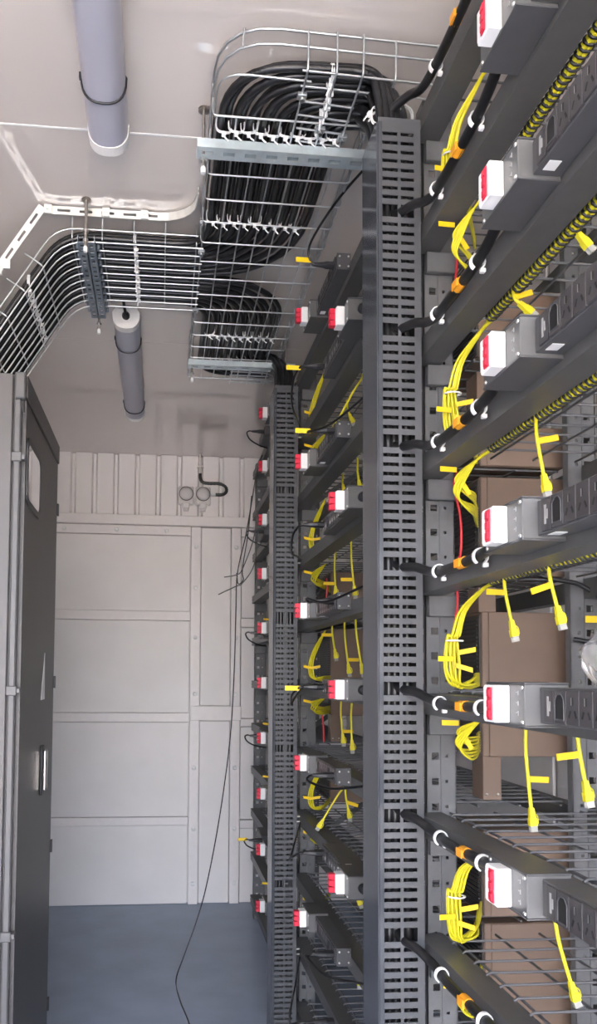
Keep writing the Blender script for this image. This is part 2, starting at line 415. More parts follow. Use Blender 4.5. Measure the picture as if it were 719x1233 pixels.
# ================================================================== POWER STRIPS
def make_breaker(parent, y0, out=False):
    b = MB(); b.box(.4365, .4575, y0, y0+.034, -.0245, .0245, .0015); b.box(.4352, .437, y0+.023, y0+.032, -.022, .022, .0008)
    bo = b.build('breaker', M_white, parent)
    l = MB()
    l.box(.4345, .4366, y0+.0070, y0+.0205, -.0215, .0215, .0008)
    for z in (-.014, 0, .014): l.box(.4328, .4348, y0+.009, y0+.0185, z-.0050, z+.0050, .0008)
    if out:      # levers standing proud, white poles between them
        l = MB()
        for z in (-.0160, 0, .0160): l.box(.4205, .4368, y0+.006, y0+.024, z-.0066, z+.0066, .0010)
        l.box(.4290, .4366, y0+.008, y0+.022, -.0215, .0215, .0008)
    l.build('lever', M_red, bo)
    return bo
def make_pdu(name, label, group, out=False):
    """local frame: x world, y from the housing's outlet-side face (0) back to .11; outlets run to y=-.27"""
    t = thing(name, label, 'power strip', (0, 0, 0), group)
    b = MB(); b.box(.457, .5155, 0, .110, -.0265, .0265, .0012)
    hs = b.build('housing', M_pdup, t)
    MB().box(.4563, .5158, -.0008, .112, -.0285, -.0262, .0005).build('base_plate', M_pdu, t)
    MB().box(.4563, .5158, -.0008, .112, .0262, .0285, .0005).build('lid', M_pdu, t)
    make_breaker(t, .040, out)
    pm = MB()
    for z in (-.014, -.001, .012):
        pm.box(.4562, .4572, .016, .0175, z, z+.006); pm.box(.4562, .4572, .0185, .022, z+.003, z+.0045)
    pm.build('printed_marks', M_dim, hs)
    for z in (-.022, .022):
        obj('bolt', screw_s, t, (.457, .006, z)); obj('bolt', screw_s, t, (.457, .102, z))
    st = MB().box(.477, .5155, -.270, -.0002, -.0225, .0225, .001).build('outlet_rail', M_pdu, t)
    y = -.014
    # rating module with print, a three-pin outlet, then wide outlets
    m = MB().box(.4745, .4775, y-.022, y, -.020, .020, .0006).build('rating_module', M_pdum, t)
    MB().box(.4738, .4748, y-.012, y-.008, -.012, .012).box(.4738, .4748, y-.016, y-.0135, -.006, .006).build('printed_marks', M_dim, m)
    y -= .026
    for i in range(8):
        w = .026
        mo = MB().box(.4735, .4775, y-w, y, -.0205, .0205, .0008).build('outlet', M_pdum, t)
        rc = MB()
        if i in (0, 5):
            pr = [(-.009, -.014), (.009, -.014), (.009, .008), (.004, .014), (-.004, .014), (-.009, .008)]
            rc.prism([(y-w/2+a, c) for a, c in pr], .4728, .4737, 'x')
            rc.build('socket_recess', M_hole, mo)
            fr = MB()
            for q in range(6):
                a, c = pr[q], pr[(q+1) % 6]
                fr.tube([(.4728, y-w/2+a[0]*1.1, a[1]*1.1), (.4728, y-w/2+c[0]*1.1, c[1]*1.1)], .0009, 4)
            fr.build('socket_rim', M_pdu, mo)
        else:
            rc.box(.4731, .4737, y-w/2-.0012, y-w/2+.0012, .003, .012)
            rc.prism([(y-w/2-.009, -.011), (y-w/2-.0065, -.012), (y-w/2-.003, -.004), (y-w/2-.0055, -.003)], .4731, .4737, 'x')
            rc.prism([(y-w/2+.009, -.011), (y-w/2+.0065, -.012), (y-w/2+.003, -.004), (y-w/2+.0055, -.003)], .4731, .4737, 'x')
            rc.build('socket_recess', M_hole, mo)
            MB().box(.4727, .4735, y-w/2+.0014, y-w/2+.0024, .003, .012).build('contact', M_screw, mo)
        y -= w+.0015
    MB().box(.484, .500, -.030, -.012, -.0232, -.0224).build('sticker', M_print, t)
    # end plate with four screws
    MB().box(.4768, .5158, -.274, -.2702, -.0235, .0235, .0008).build('end_plate', M_pdu, t)
    for dx in (.484, .509):
        for z in (-.014, .014): obj('bolt', screw_y, t, (dx, -.274, z))
    # cable gland on the housing end
    MB().lathe([(.012, 0), (.012, .012), (.009, .013), (.009, .018)], (.492, .110, 0), (0, 1, 0), 12).build('cable_gland', M_blackp, t)
    return t
proto = make_pdu('power_strip', 'x', 'power strips with red breakers')
proto2 = make_pdu('power_strip', 'x', 'power strips with red breakers', True)
index_kids(proto); index_kids(proto2)
PR = {False: proto, True: proto2}; fresh = {False: True, True: True}
def place_pdu(y, k, label, flip=False):
    out = y > 1.2
    if fresh[out]: o = PR[out]; fresh[out] = False; o.location = (0, y, zk(k)-.001); o['label'] = label
    else: o = copy_tree(PR[out], (0, y, zk(k)-.001), label)
    o.rotation_euler = (math.pi, 0, 0) if flip else (0, 0, 0)
    return o
for i, k in enumerate((4, 3, 2, 1, 0, -1)):
    place_pdu(.904, k, 'grey power strip with red breaker on the nearest rack, %s in view' % (ORD[i] if i < 5 else 'lowest'))
for i, k in enumerate((4, 2, 0, -2)):
    place_pdu(1.897, k, 'power strip with round-holed housing end beside the near duct, %s of four' % ORD[i], True)
for i, k in enumerate((5, 3, 1, -1, -3)):
    place_pdu(2.262, k, 'power strip with screwed end plate on the middle rack, %s of five' % ORD[i])
for i, k in enumerate((5, 4, 3, 2, 1, 0, -1, -2, -3, -4)):
    place_pdu(3.165, k, 'power strip with red breaker left of the far duct, %s of ten' % ORD[i])

# ================================================================== FEED CABLES FROM THE NEAR DUCT
clip_proto = None
def make_clip():
    t = thing('cable_clip', 'x', 'cable clip', (0, 0, 0), 'white clips holding the feed cables')
    pts = [(.0115*math.cos(a)-.002, 0, .0125*math.sin(a)) for a in [math.radians(q) for q in range(-60, 241, 20)]]
    band = MB()
    for dy in (-.003, -.001, .001, .003): band.tube([(x, dy, z) for x, _, z in pts], .0015, 6)
    band.build('band', M_tie, t)
    MB().box(.002, .0105, -.004, .004, -.017, -.010, .001).build('foot', M_tie, t)
    MB().lathe([(.0028, 0), (.0028, .001), (.001, .002)], (.003, 0, -.0135), (-1, 0, 0), 8).build('screw', M_screw, t)
    return t
clip_proto = make_clip(); index_kids(clip_proto)
used_clip = [False]
for i, k in enumerate((5, 4, 3, 2, 1, 0, -1, -2)):
    z = zk(k)
    if k == 5:
        pts = [(.45, 1.47, 2.20), (.45, 1.465, 2.46), (.456, 1.445, 2.512), (.480, 1.41, 2.524), (.498, 1.375, 2.515), (.499, 1.30, z-.012), (.499, 1.20, z-.016), (.499, 1.10, z-.012), (.493, 1.03, z)]
    else:
        drop = .0
        pts = [(.455, 1.46, z+.10), (.458, 1.455, z+.045), (.464, 1.42, z+.012), (.482, 1.375, z+.004), (.498, 1.335, z-.010), (.499, 1.26, z-.016), (.499, 1.12, z-.012), (.493, 1.03, z-.002)]
    t = MB().tube(smooth(pts, 6), .0088, 10).build('feed_cable', M_black)
    if k == -2: nm = 'lowest in view'
    else: nm = ORD[i]
    tag(t, 'thick black feed cable from the near duct along the beam, %s from the top' % nm if k > -2 else 'thick black feed cable from the near duct along the lowest beam in view', 'cable', 'black feed cables of the nearest rack')
    bd = MB().tube([(.499, 1.205, z-.0148), (.499, 1.182, z-.0142)], .0096, 10)
    bd.box(.4880, .4905, 1.184, 1.206, z-.022, z-.008, .0006)
    bd.build('label_band', M_orange, t)
    for j, yy in enumerate((1.30, 1.125)):
        lb = 'white cable clip on the nearest rack, %s level, %s' % (ORD[i], 'nearer the post' if j == 0 else 'nearer the breaker')
        c = clip_proto if not used_clip[0] else copy_tree(clip_proto)
        used_clip[0] = True
        c.location = (.501, yy, z-.0145); c['label'] = lb

# ================================================================== WRAPPED YELLOW BUNDLES UNDER THE BEAMS
XLm = .583
def loom(k, y0, y1, label):
    z = zk(k)-.034
    t = thing('wrapped_cable_bundle', label, 'cable bundle', (XLm, y1, z), 'yellow cable bundles in black spiral wrap')
    L = y1-y0
    core = MB()
    for q in range(5):
        pts = []
        for s_ in range(25):
            a = 2*math.pi*(q/5)+s_*.55; pts.append((.0048*math.cos(a), -L*s_/24, .0048*math.sin(a)))
        core.tube(pts, .0044, 6)
    core.build('cable_core', M_yelc, t)
    pts = []; n = int(L/.0112)*9
    for q in range(n+1):
        a = 2*math.pi*q/9; pts.append((.0088*math.cos(a), -L*q/n, .0088*math.sin(a)))
    MB().tube(pts, .0026, 5).build('spiral_wrap', M_blackp, t)
    return t
for i, k in enumerate((5, 4, 3, 2, 1, 0, -1, -2)):
    loom(k, .45, 1.265, 'yellow cables in black spiral wrap under the nearest rack beams, %s bundle' % ORD[i])

# network strands leaving the wraps beside the post
def strand(pts, label, group, r=.0024, flag=None, m=None):
    t = MB().tube(smooth(pts, 5), r, 6).build('network_cable', m or M_yel)
    tag(t, label, 'cable', group)
    if flag:
        p, d, up = Vector(flag[0]), Vector(flag[1]).normalized(), Vector(flag[2]).normalized()
        nrm = d.cross(up).normalized(); l, h, e = flag[3] if len(flag) > 3 else (.032, .0095, .0016)
        vs = []
        for a in (0, l):
            for b in (-h/2, h/2):
                for c in (-e/2, e/2): vs.append(p+d*a+up*b+nrm*c)
        MB().add(vs, [(0,1,3,2),(4,6,7,5),(0,4,5,1),(2,3,7,6),(0,2,6,4),(1,5,7,3)]).build('label_flag', M_tag, t)
    return t
for bi, k in enumerate((5, 3, 1, -1)):
    z = zk(k)-.036; zb = zk(k-1)
    for q in range(8):
        a, b = (q % 4)*.0052, (q//4)*.006
        j = rng.uniform(-.002, .002)
        pts = [(XLm+.001*(q % 3), 1.262, z+.003*(q//4)-.003), (XLm-.008+a*.3, 1.300, z-.012), (.556+a*.8+j, 1.345+b, z-.045), (.547+a+j, 1.362+b, z-.09),
               (.541+a*1.2+j, 1.368+b, (z+zb)/2+.01), (.540+a*1.6-j, 1.370+b, zb+.052), (.553+a, 1.374+b, zb+.026-.002*q), (.590+a, 1.395+b, zb+.012+.0025*q), (.632, 1.455, zb+.014+.0035*q), (.672, 1.528, zb+.016+.0035*q)]
        fl = None
        if q in (1, 4, 6):
            sg = -1 if q == 4 else 1
            fl = ((.549+a, 1.360, zb+.055+.012*(q//3)), (sg, -.15, .3*(q-4)/3), (0, 0, 1))
        strand(pts, 'yellow network cable in the long drop beside the near post, %s drop' % ORD[bi], 'long yellow cable drops beside the near post', flag=fl)
    MB_t = MB().tube([(.548+.016*math.cos(t_)+.006, 1.366+.012*math.sin(t_), z-.10) for t_ in [2*math.pi*i/12 for i in range(13)]], .0018, 5).build('cable_tie', M_tie)
    tag(MB_t, 'white cable tie round the long yellow drop beside the near post, %s drop' % ORD[bi], 'cable tie', 'ties round the yellow drops')
for bi, k in enumerate((4, 2, 0, -2)):
    z = zk(k)-.036
    for q in range(8):
        a, b = (q % 4)*.005, (q//4)*.006
        pts = [(XLm, 1.262, z-.002+.002*(q//4)), (XLm-.012, 1.298, z-.010), (.556+a*.5, 1.335+b, z-.022-.003*q), (.552+a*.6, 1.352+b, z-.034-.0045*q), (.570+a, 1.366+b, z-.044-.0058*q), (.610, 1.400+b, z-.046-.0058*q), (.640, 1.465, z-.046-.0058*q), (.672, 1.528, z-.046-.0056*q)]
        fl = None
        if q == 0: fl = ((.552, 1.345, z-.016), (-1, 0, .03), (0, 0, 1))
        if q == 5: fl = ((.560, 1.345, z-.036), (.5, -.1, -.9), (1, 0, .5))
        strand(pts, 'yellow network cable in the short curled bunch beside the near post, %s bunch' % ORD[bi], 'short yellow cable bunches beside the near post', flag=fl)
# red cables behind the near post
for i, (p0, p1) in enumerate((((546, 275), (548, 340)), ((547, 585), (555, 662)), ((549, 690), (546, 760)))):
    a = P(*p0, Y=1.44); b = P(*p1, Y=1.44)
    o = MB().tube(smooth([a+Vector((.01, .01, .03)), a, (a+b)/2+Vector((.006, 0, 0)), b, b+Vector((.0, .02, -.03))], 5), .0028, 6).build('network_cable', M_redc)
    tag(o, 'red cable hanging behind the near post, %s from the top' % ORD[i], 'cable', 'red cables of the nearest rack')

# dangling network cables with clear plugs
def dangle(top, bot, label, group, flag=None, w=1.0, mid=None, depth=None):
    """top, bot: points; plug hangs at bot"""
    top, bot = Vector(top), Vector(bot); d = (bot-top)
    bend = Vector((.004, 0, 0))
    p1 = top+d*.3+Vector((-.003, 0, 0)); p2 = top+d*.65+Vector((-.002, 0, 0))
    if mid: p1, p2 = top+d*.3+Vector(mid), top+d*.65+Vector(mid)*.6
    end = bot
    pts = smooth([top+Vector((0, .003, .012)), top, p1, p2, end], 6)
    t = MB().tube(pts, .0029*w, 7).build('patch_cable', M_yel); tag(t, label, 'cable', group)
    dr = (end-p2).normalized(); rt = Vector((1, 0, 0)); rt = (rt-dr*rt.dot(dr)).normalized(); nn = dr.cross(rt)
    def bx(a0, a1, h0, h1, th):
        vs = []
        for a, h in ((a0, h0), (a1, h1)):
            for s_, u_ in ((-1, -1), (1, -1), (1, 1), (-1, 1)): vs.append(end+dr*a+rt*h*s_+nn*th*u_)
        return MB().add(vs, [(3,2,1,0),(4,5,6,7),(0,1,5,4),(1,2,6,5),(2,3,7,6),(3,0,4,7)])
    b = bx(-.016*w, .0, .0032*w, .0050*w, .0036*w)
    b.add(*[x for x in (bx(0, .012*w, .0058*w, .0062*w, .0044*w).v, bx(0, .012*w, .0058*w, .0062*w, .0044*w).f)])
    hook = [end+dr*(.010*w)+rt*.005*w, end+dr*(.008*w)+rt*.009*w, end+dr*(-.002*w)+rt*.0085*w, end+dr*(-.006*w)+rt*.004*w]
    b.tube(smooth(hook, 4), .0011*w, 5); b.build('boot', M_yel, t)
    bx(.012*w, .021*w, .0054*w, .0054*w, .0036*w).build('plug', M_clear, t)
    if flag:
        fr, sx, tilt = flag; p = top+d*fr+Vector((-.0025, 0, 0))
        l, h = .034*w, .0095*w; dd = Vector((sx, 0, tilt)).normalized(); up = Vector((-tilt*sx, 0, 1)).normalized(); e = Vector((0, .0012, 0))
        vs = []
        for a in (0, l):
            for s_ in (-1, 1):
                for c in (-1, 1): vs.append(p+dd*a+up*(h/2*s_)+e*c)
        MB().add(vs, [(0,1,3,2),(4,6,7,5),(0,4,5,1),(2,3,7,6),(0,2,6,4),(1,5,7,3)]).build('label_flag', M_tag, t)
    return t
HG = 'dangling patch cables on the nearest rack'
def hang(x0, y0, x1, y1, label, flag=None, X=.578, group=HG, mid=None, w=1.0):
    a = P(x0, y0, X=X); b = P(x1, y1, Y=a.y-.004); b2 = b
    return dangle(a, b2, label, group, flag, w, mid)
hang(645, 500, 657, 583, 'yellow patch cable dangling above the fourth near-rack power strip', (.38, 1, .22))
hang(607, 690, 618, 758, 'yellow patch cable dangling before the brown box, left of two, flag left', (.35, -1, .03))
hang(660, 673, 674, 742, 'yellow patch cable dangling before the brown box, right of two, flag left', (.45, -1, -.35))
hang(633, 868, 641, 985, 'long yellow patch cable hanging to the wire deck, flag right', (.60, 1, -.05))
hang(695, 868, 707, 954, 'yellow patch cable hanging before the back post below the fifth strip', (.47, -1, -.12))
hang(668, 1104, 691, 1195, 'yellow patch cable hanging down to the lowest wire deck in view', None)
hang(619, 357, 634, 372, 'short yellow patch cable above the third power strip of the nearest rack', (.1, 1, .35))
hang(684, 262, 703, 290, 'short yellow patch cable below the second spiral bundle at right edge', None)
G2 = 'dangling patch cables on the middle rack'
for a in ((404, 666, 404, 712, 'left of two above the third screwed strip', (.8, -1, 0)), (423, 655, 427, 712, 'right of two above the third screwed strip', (.75, -1, -.03)),
          (400, 752, 404, 788, 'leftmost of three above the third round-holed strip', (.35, -1, 0)), (415, 748, 420, 806, 'middle of three above the third round-holed strip', (.8, 1, 0)),
          (428, 744, 436, 806, 'rightmost of three above the third round-holed strip', None), (411, 843, 413, 890, 'left of two below the third round-holed strip', (.8, 1, 0)),
          (424, 843, 424, 898, 'right of two below the third round-holed strip', None), (416, 945, 420, 980, 'straight one below the fourth screwed strip', (.6, 1, -.3)),
          (416, 945, 386, 992, 'slanting one below the fourth screwed strip', None), (430, 1072, 432, 1084, 'short one below the lowest round-holed strip', None),
          (436, 1162, 433, 1180, 'short one beside the lowest screwed strip', None), (413, 575, 414, 590, 'left of two above the second round-holed strip', None),
          (431, 556, 433, 585, 'right of two above the second round-holed strip', None), (436, 455, 404, 512, 'slanting one behind the second screwed strip', None), (418, 486, 423, 505, 'short one above the second screwed strip', None)):
    hang(a[0], a[1], a[2], a[3], 'yellow patch cable on the middle rack, ' + a[4], a[5], X=.60, group=G2, w=1.15)

# yellow drops at the middle post and the far rack
for bi, (k, long) in enumerate(((5, 1), (4, 0), (3, 1), (2, 0), (1, 1), (0, 0), (-1, 1), (-2, 0), (-3, 0))):
    z = zk(k)-.045; zb = zk(k-1); yo = 1.365
    for q in range(6):
        a, b = (q % 3)*.006, (q//3)*.006
        if long:
            pts = [(.585, yo+1.250, z), (.566+a, yo+1.32+b, z-.05), (.553+a, yo+1.355+b, z-.10), (.548+a*1.3, yo+1.36+b, zb+.055), (.560+a, yo+1.365+b, zb+.025), (.595+a, yo+1.38, zb+.014+.003*q), (.633, yo+1.45, zb+.015+.003*q), (.668, yo+1.535, zb+.016+.003*q)]
        else:
            pts = [(.585, yo+1.250, z), (.562+a, yo+1.32+b, z-.015-.003*q), (.556+a, yo+1.345+b, z-.03-.005*q), (.595, yo+1.38, z-.04-.005*q), (.633, yo+1.45, z-.042-.005*q), (.668, yo+1.535, z-.042-.005*q)]
        fl = ((.556, yo+1.345, (zb+.06 if long else z-.02)), (1 if q == 1 else -1, -.1, .2), (0, 0, 1)) if q in (1, 4) else None
        strand(pts, 'yellow network cable in the bunch beside the middle post, %s bunch from the top' % ORD[bi], 'yellow cable bunches beside the middle post', .0027, fl)
for bi, k in enumerate((4, 2, 0, -1, -3)):
    z = zk(k)
    for q in range(4):
        a = q*.006
        pts = [(.57, 3.30, z-.03), (.530+a, 3.36, z-.06), (.500+a, 3.38, z-.10), (.498+a, 3.38, z-.17), (.52+a, 3.385, z-.205), (.60, 3.40, z-.21)]
        strand(pts, 'yellow network cable in the small bunch left of the far duct, %s bunch' % ORD[bi], 'yellow cable bunches of the farthest rack', .003, ((.50, 3.375, z-.19), (-1, 0, .1), (0, 0, 1)) if q == 0 else None)
for i, (x0, y0, x1, y1, yy) in enumerate(((386, 850, 390, 893, 2.78), (393, 696, 392, 725, 2.74))):
    a, b = P(x0, y0, Y=yy), P(x1, y1, Y=yy)
    o = MB().tube(smooth([a, (a+b)/2+Vector((.004, 0, 0)), b], 5), .0035, 6).build('network_cable', M_redc)
    tag(o, 'red cable beside the middle post, %s one' % ('lower' if i == 0 else 'upper'), 'cable', 'red cables of the middle rack')

# ================================================================== BROWN CHASSIS BOXES
def chassis(x0, x1, y0, z0, z1, label, group, ped=None, up=None, dep=.20):
    t = thing('equipment_chassis', label, 'equipment box', (x0, y0, z0 if not ped else ped), group)
    ox, oy, oz = x0, y0, (z0 if not ped else ped)
    b = MB(); b.box(.0, x1-x0, 0, dep, z0-oz, z1-oz, .002); b.build('body', M_brown, t)
    MB().box(.014, x1-x0-.001, -.003, 0, z0-oz+.001, z1-oz-.001, .001).build('front_panel', M_brown, t)
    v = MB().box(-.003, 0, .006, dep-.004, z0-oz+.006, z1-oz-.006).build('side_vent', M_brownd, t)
    r = MB(); zz = z0-oz+.014
    while zz < z1-oz-.016:
        r.box(-.006, -.003, .014, dep-.012, zz, zz+.004); zz += .009
    r.build('vent_ribs', M_vent, v)
    if ped:
        p = MB().box(.002, .042, .004, .06, 0, z0-oz, .001).build('pedestal', M_brown, t)
        for xx in (.010, .034): obj('bolt', screw_y, t, (xx, .004, .012))
    if up:
        MB().box(-.004, .034, .004, .06, z1-oz, up-oz, .001).build('upper_bracket', M_brown, t)
    return t
GB = 'brown equipment boxes on the near racks'
Yb = 1.53
for (z0, z1, ped, up, lab) in ((zk(3)+.012, zk(3)+.165, None, None, 'brown box near the top behind the second power strip of the nearest rack'),
        (zk(2)+.012, zk(2)+.10, None, zk(2)+.22, 'brown box partly behind the third power strip and wire deck'),
        (zk(1)+.012, zk(2)-.012, None, None, 'brown box above the fourth power strip of the nearest rack'),
        (zk(0)+.012, 1.497, None, zk(1)-.012, 'large brown box right above the level fifth power strip'),
        (1.190, zk(0)-.012, zk(-1)+.012, None, 'brown box on a pedestal just below the level fifth power strip'),
        (zk(-2)+.009, zk(-2)+.185, None, None, 'brown box behind the lowest power strip of the nearest rack'),
        (zk(-3)+.012, zk(-2)-.005, None, None, 'brown box seen through the lowest wire deck in view')):
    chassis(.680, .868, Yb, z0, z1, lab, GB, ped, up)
for (z0, z1, ped, up, lab) in ((zk(1)+.012, zk(2)-.03, None, None, 'shaded brown box above the third screwed strip of the middle rack'),
        (zk(0)+.012, zk(1)-.02, None, None, 'shaded brown box above the third round-holed strip of the middle rack'),
        (1.20, zk(0)-.012, zk(-1)+.012, None, 'shaded brown box on a pedestal below the third round-holed strip'),
        (zk(-2)+.012, zk(-2)+.18, None, None, 'shaded brown box below the fourth screwed strip of the middle rack')):
    chassis(.672, .85, 2.905, z0, z1, lab, 'brown equipment boxes behind the middle post', ped, up)

# ================================================================== PLUGS IN THE POWER STRIPS
def plug(p, label, group, cord, tagcol=True, s=1.0):
    """kettle-type plug leaving an outlet towards the aisle (-X)"""
    t = thing('power_plug', label, 'plug', p, group)
    b = MB(); x = 0
    prof = [(0, .012, .0085), (-.022, .012, .0085), (-.030, .009, .007), (-.046, .0055, .0055), (-.058, .0045, .0045)]
    vs = []; n = 8
    for a, w, h in prof:
        for q in range(n):
            an = 2*math.pi*(q+.5)/n; c, s_ = math.cos(an), math.sin(an)
            vs.append((a*s, w*s*max(-1, min(1, c*1.25)), h*s*max(-1, min(1, s_*1.25))))
    fs = [(i*n+q, i*n+(q+1) % n, (i+1)*n+(q+1) % n, (i+1)*n+q) for i in range(len(prof)-1) for q in range(n)]
    b.add(vs, fs); b.add(vs, [tuple(range(n))[::-1], tuple(range(n*(len(prof)-1), n*len(prof)))]); b.build('plug_body', M_blackp, t)
    c = [Vector((-.055*s, 0, 0))]+[Vector(q)-Vector(p) for q in cord]
    MB().tube(smooth(c, 6), .0034, 7).build('cord', M_black, t)
    if tagcol:
        q = c[1]; MB().box(q.x-.040, q.x+.003, q.y-.001, q.y+.001, q.z-.007, q.z+.007, .0006).build('label_flag', M_tag, t)
    return t
for i, k in enumerate((5, 3, 1, -1, -3)):
    z = zk(k); p = (.4745, 2.015, z)
    if k == 5: cord = [(.405, 2.012, z+.010), (.402, 1.98, z+.045), (.45, 1.84, z+.085), (.52, 1.68, z+.10), (.56, 1.58, z+.05)]
    elif i % 2: cord = [(.405, 2.012, z-.002), (.400, 1.99, z-.012), (.44, 1.90, z-.018), (.50, 1.75, z+.012), (.54, 1.62, z+.04)]
    else: cord = [(.405, 2.012, z-.004), (.396, 1.99, z+.004), (.43, 1.90, z-.012), (.50, 1.76, z+.018), (.54, 1.62, z+.03)]
    plug(p, 'black plug with cord in the screwed strip of the middle rack, %s from the top' % ORD[i], 'plugs on the middle rack', cord, k in (5, 3))
for i, k in enumerate((4, 2, 0, -2, -4)):
    z = zk(k); p = (.4745 if k > -3 else .505, 2.145, z)
    cord = [(.402, 2.15, z-.004), (.392, 2.20, z-.025), (.41, 2.32, z-.055), (.46, 2.50, z-.035), (.508, 2.68, z-.02)]
    plug(p, 'black plug with a drooping cord beside the far duct, %s from the top' % ORD[i], 'plugs beside the far duct', cord, k in (4, 0))
for i, k in enumerate((5, 3, 1, -1, -3)):
    z = zk(k)-.01
    cord = [(.405, 3.446, z+.003), (.395, 3.45, z-.006), (.41, 3.465, z-.03), (.45, 3.48, z-.05), (.50, 3.50, z-.06)]
    plug((.4745, 3.44, z), 'black plug poking into the aisle left of the far duct, %s from the top' % ORD[i], 'plugs left of the far duct', cord, i == 4)
    t = thing('outlet_bar', 'dark outlet bar carrying the plug left of the far duct, %s from the top' % ORD[i], 'power strip', (.50, 3.42, z), 'outlet bars of the farthest rack')
    MB().box(-.023, .016, 0, .20, -.02, .022, .001).build('rail', M_pdu, t)
    for q in range(5): MB().box(-.026, -.023, .008+q*.038, .040+q*.038, -.017, .019, .0006).build('outlet', M_pdum, t)

# ================================================================== CEILING LIGHTS
def ceiling_light(y0, y1, label, cap_near=False, straps=()):
    xc = -.138; zt = H
    t = thing('ceiling_light', label, 'lamp', (xc, (y0+y1)/2, zt), 'tubular batten lights on the ceiling')
    L = (y1-y0)/2
    hw, hh = .047, .088
    prof = [(-hw*.80, -.016)]+[(-hw*math.cos(a)**.8 if math.cos(a) > 0 else hw*abs(math.cos(a))**.8, -.030-(hh-.030)*math.sin(a)**.75) for a in [math.pi*i/14 for i in range(15)]]+[(hw*.80, -.016)]
    MB().prism(prof, -L+.035, L-.030, 'y', smooth=True).build('lens', M_lens, t)
    MB().box(-.040, .040, -L+.01, L-.01, -.0155, -.001, .002).build('base_tray', M_lampw, t)
    pc = [(x*1.045, z*1.03+.001) for x, z in prof]
    MB().prism(pc, -L, -L+.0345, 'y').build('end_cap', M_lampw, t)
    MB().prism(pc, L-.0295, L, 'y').build('end_cap', M_lampw, t)
    for yy in straps:
        ps = [(x*1.04, yy-(y0+y1)/2, z*1.035) for x, z in prof]
        st = MB(); st.tube(ps, .0026, 6); st.box(-.0535, -.046, yy-(y0+y1)/2-.005, yy-(y0+y1)/2+.005, -.040, -.026, .001); st.build('strap', M_blackp, t)
    if cap_near:
        MB().lathe([(.014, 0), (.014, .010), (.009, .012), (.009, .024), (.005, .026)], (0, -L, -.045), (0, -1, 0), 12).build('cable_gland', M_blackp, t)
        MB().tube(smooth([(0, -L-.02, -.045), (-.002, -L-.05, -.043), (-.006, -L-.10, -.030), (-.008, -L-.16, -.022)], 6), .0055, 8).build('supply_cord', M_black, t)
    return t
ceiling_light(.73, 1.755, 'white batten ceiling light nearest the camera with one black strap', False, (1.585,))
ceiling_light(2.655, 3.66, 'batten ceiling light farther away with black cable at its near end', True, (2.86, 3.54))

# ================================================================== WIRE CABLE TRAYS
ZT = 2.600; RWT = .0024
tr = thing('wire_cable_tray', 'long galvanised wire cable tray along the rack tops with a rounded near corner', 'cable tray', (.28, 2.2, ZT), 'wire mesh cable trays')
def tw(pts, parent, o, r=RWT, m=None, rad=0):
    o = Vector(o); q = fillet(pts, rad, 5) if rad else [Vector(p) for p in pts]
    return MB().tube([Vector(p)-o for p in q], r, 6).build('wire', m or M_galv, parent)
O = (.28, 2.2, ZT)
XA, XZ = .105, .455; YN, YE = 1.435, 3.06
# bottom wires along the aisle
for i in range(8):
    x = XA+(XZ-XA)*i/7
    tw([(x, 1.60 if i < 4 else 1.62, ZT), (x, YE, ZT)], tr, O)
# right wall wires
for z in (ZT+.03, ZT+.062): tw([(XZ+.006, 1.66, z), (XZ+.006, YE, z)], tr, O)
# left wall: from the branch to the near corner, round it and on to the right end
for z, rr in ((ZT+.070, .13), (ZT+.038, .13)):
    tw([(XA-.004, 2.06, z), (XA-.004, YN, z), (.565, YN+.012, z)], tr, O, RWT*1.1, rad=rr)
tw([(XA, 2.09, ZT), (XA, YN+.04, ZT), (.30, YN+.046, ZT)], tr, O, rad=.06)
for z in (ZT+.03, ZT+.062): tw([(XA-.004, 2.52, z), (XA-.004, YE, z)], tr, O)
# cross wires: U-shaped, open at the branch
y = 1.59
while y < YE+.001:
    if 2.09 < y < 2.50: tw([(XA, y, ZT-.0045), (XZ+.006, y, ZT-.0045), (XZ+.006, y, ZT+.066)], tr, O, rad=.012)
    else: tw([(XA-.004, y, ZT+.070), (XA-.004, y, ZT-.0045), (XZ+.006, y, ZT-.0045), (XZ+.006, y, ZT+.066)], tr, O, rad=.012)
    y += .098
# the elbow piece over the near duct
for i, y in enumerate((1.447, 1.487, 1.527, 1.567, 1.607, 1.647)):
    tw([(.275+.004*i, y, ZT-.006), (.562 if i < 2 else .405, y+.010, ZT-.006)], tr, O)
for x in (.285, .345, .40): tw([(x, 1.66, ZT-.010), (x, 1.44, ZT-.010), (x, 1.434, ZT+.07)], tr, O, rad=.010)
for x in (.470, .560): tw([(x, 1.497, ZT-.010), (x, 1.446, ZT-.010), (x, 1.442, ZT+.07)], tr, O, rad=.010)
tw([(.155, 1.447, ZT+.072), (.152, 1.450, ZT+.036)], tr, O)
# splice clamps
def clamp(p, parent, o):
    o = Vector(o); p = Vector(p)-o
    b = MB(); b.box(p.x-.010, p.x+.010, p.y-.008, p.y+.008, p.z-.004, p.z+.004, .001); b.cyl(p+Vector((0, 0, -.012)), p+Vector((0, 0, .008)), .0035, 8); b.cyl(p+Vector((0, 0, -.012)), p+Vector((0, 0, -.006)), .006, 6)
    return b.build('splice_clamp', M_galv, parent)
for p in ((.285, 1.507, ZT-.012), (.345, 1.60, ZT-.012), (.40, 1.62, ZT-.012), (.105, 2.12, ZT-.01), (.105, 2.47, ZT-.01), (.44, 3.05, ZT-.01), (.40, 3.05, ZT-.01), (.105, 2.03, ZT+.02)): clamp(p, tr, O)
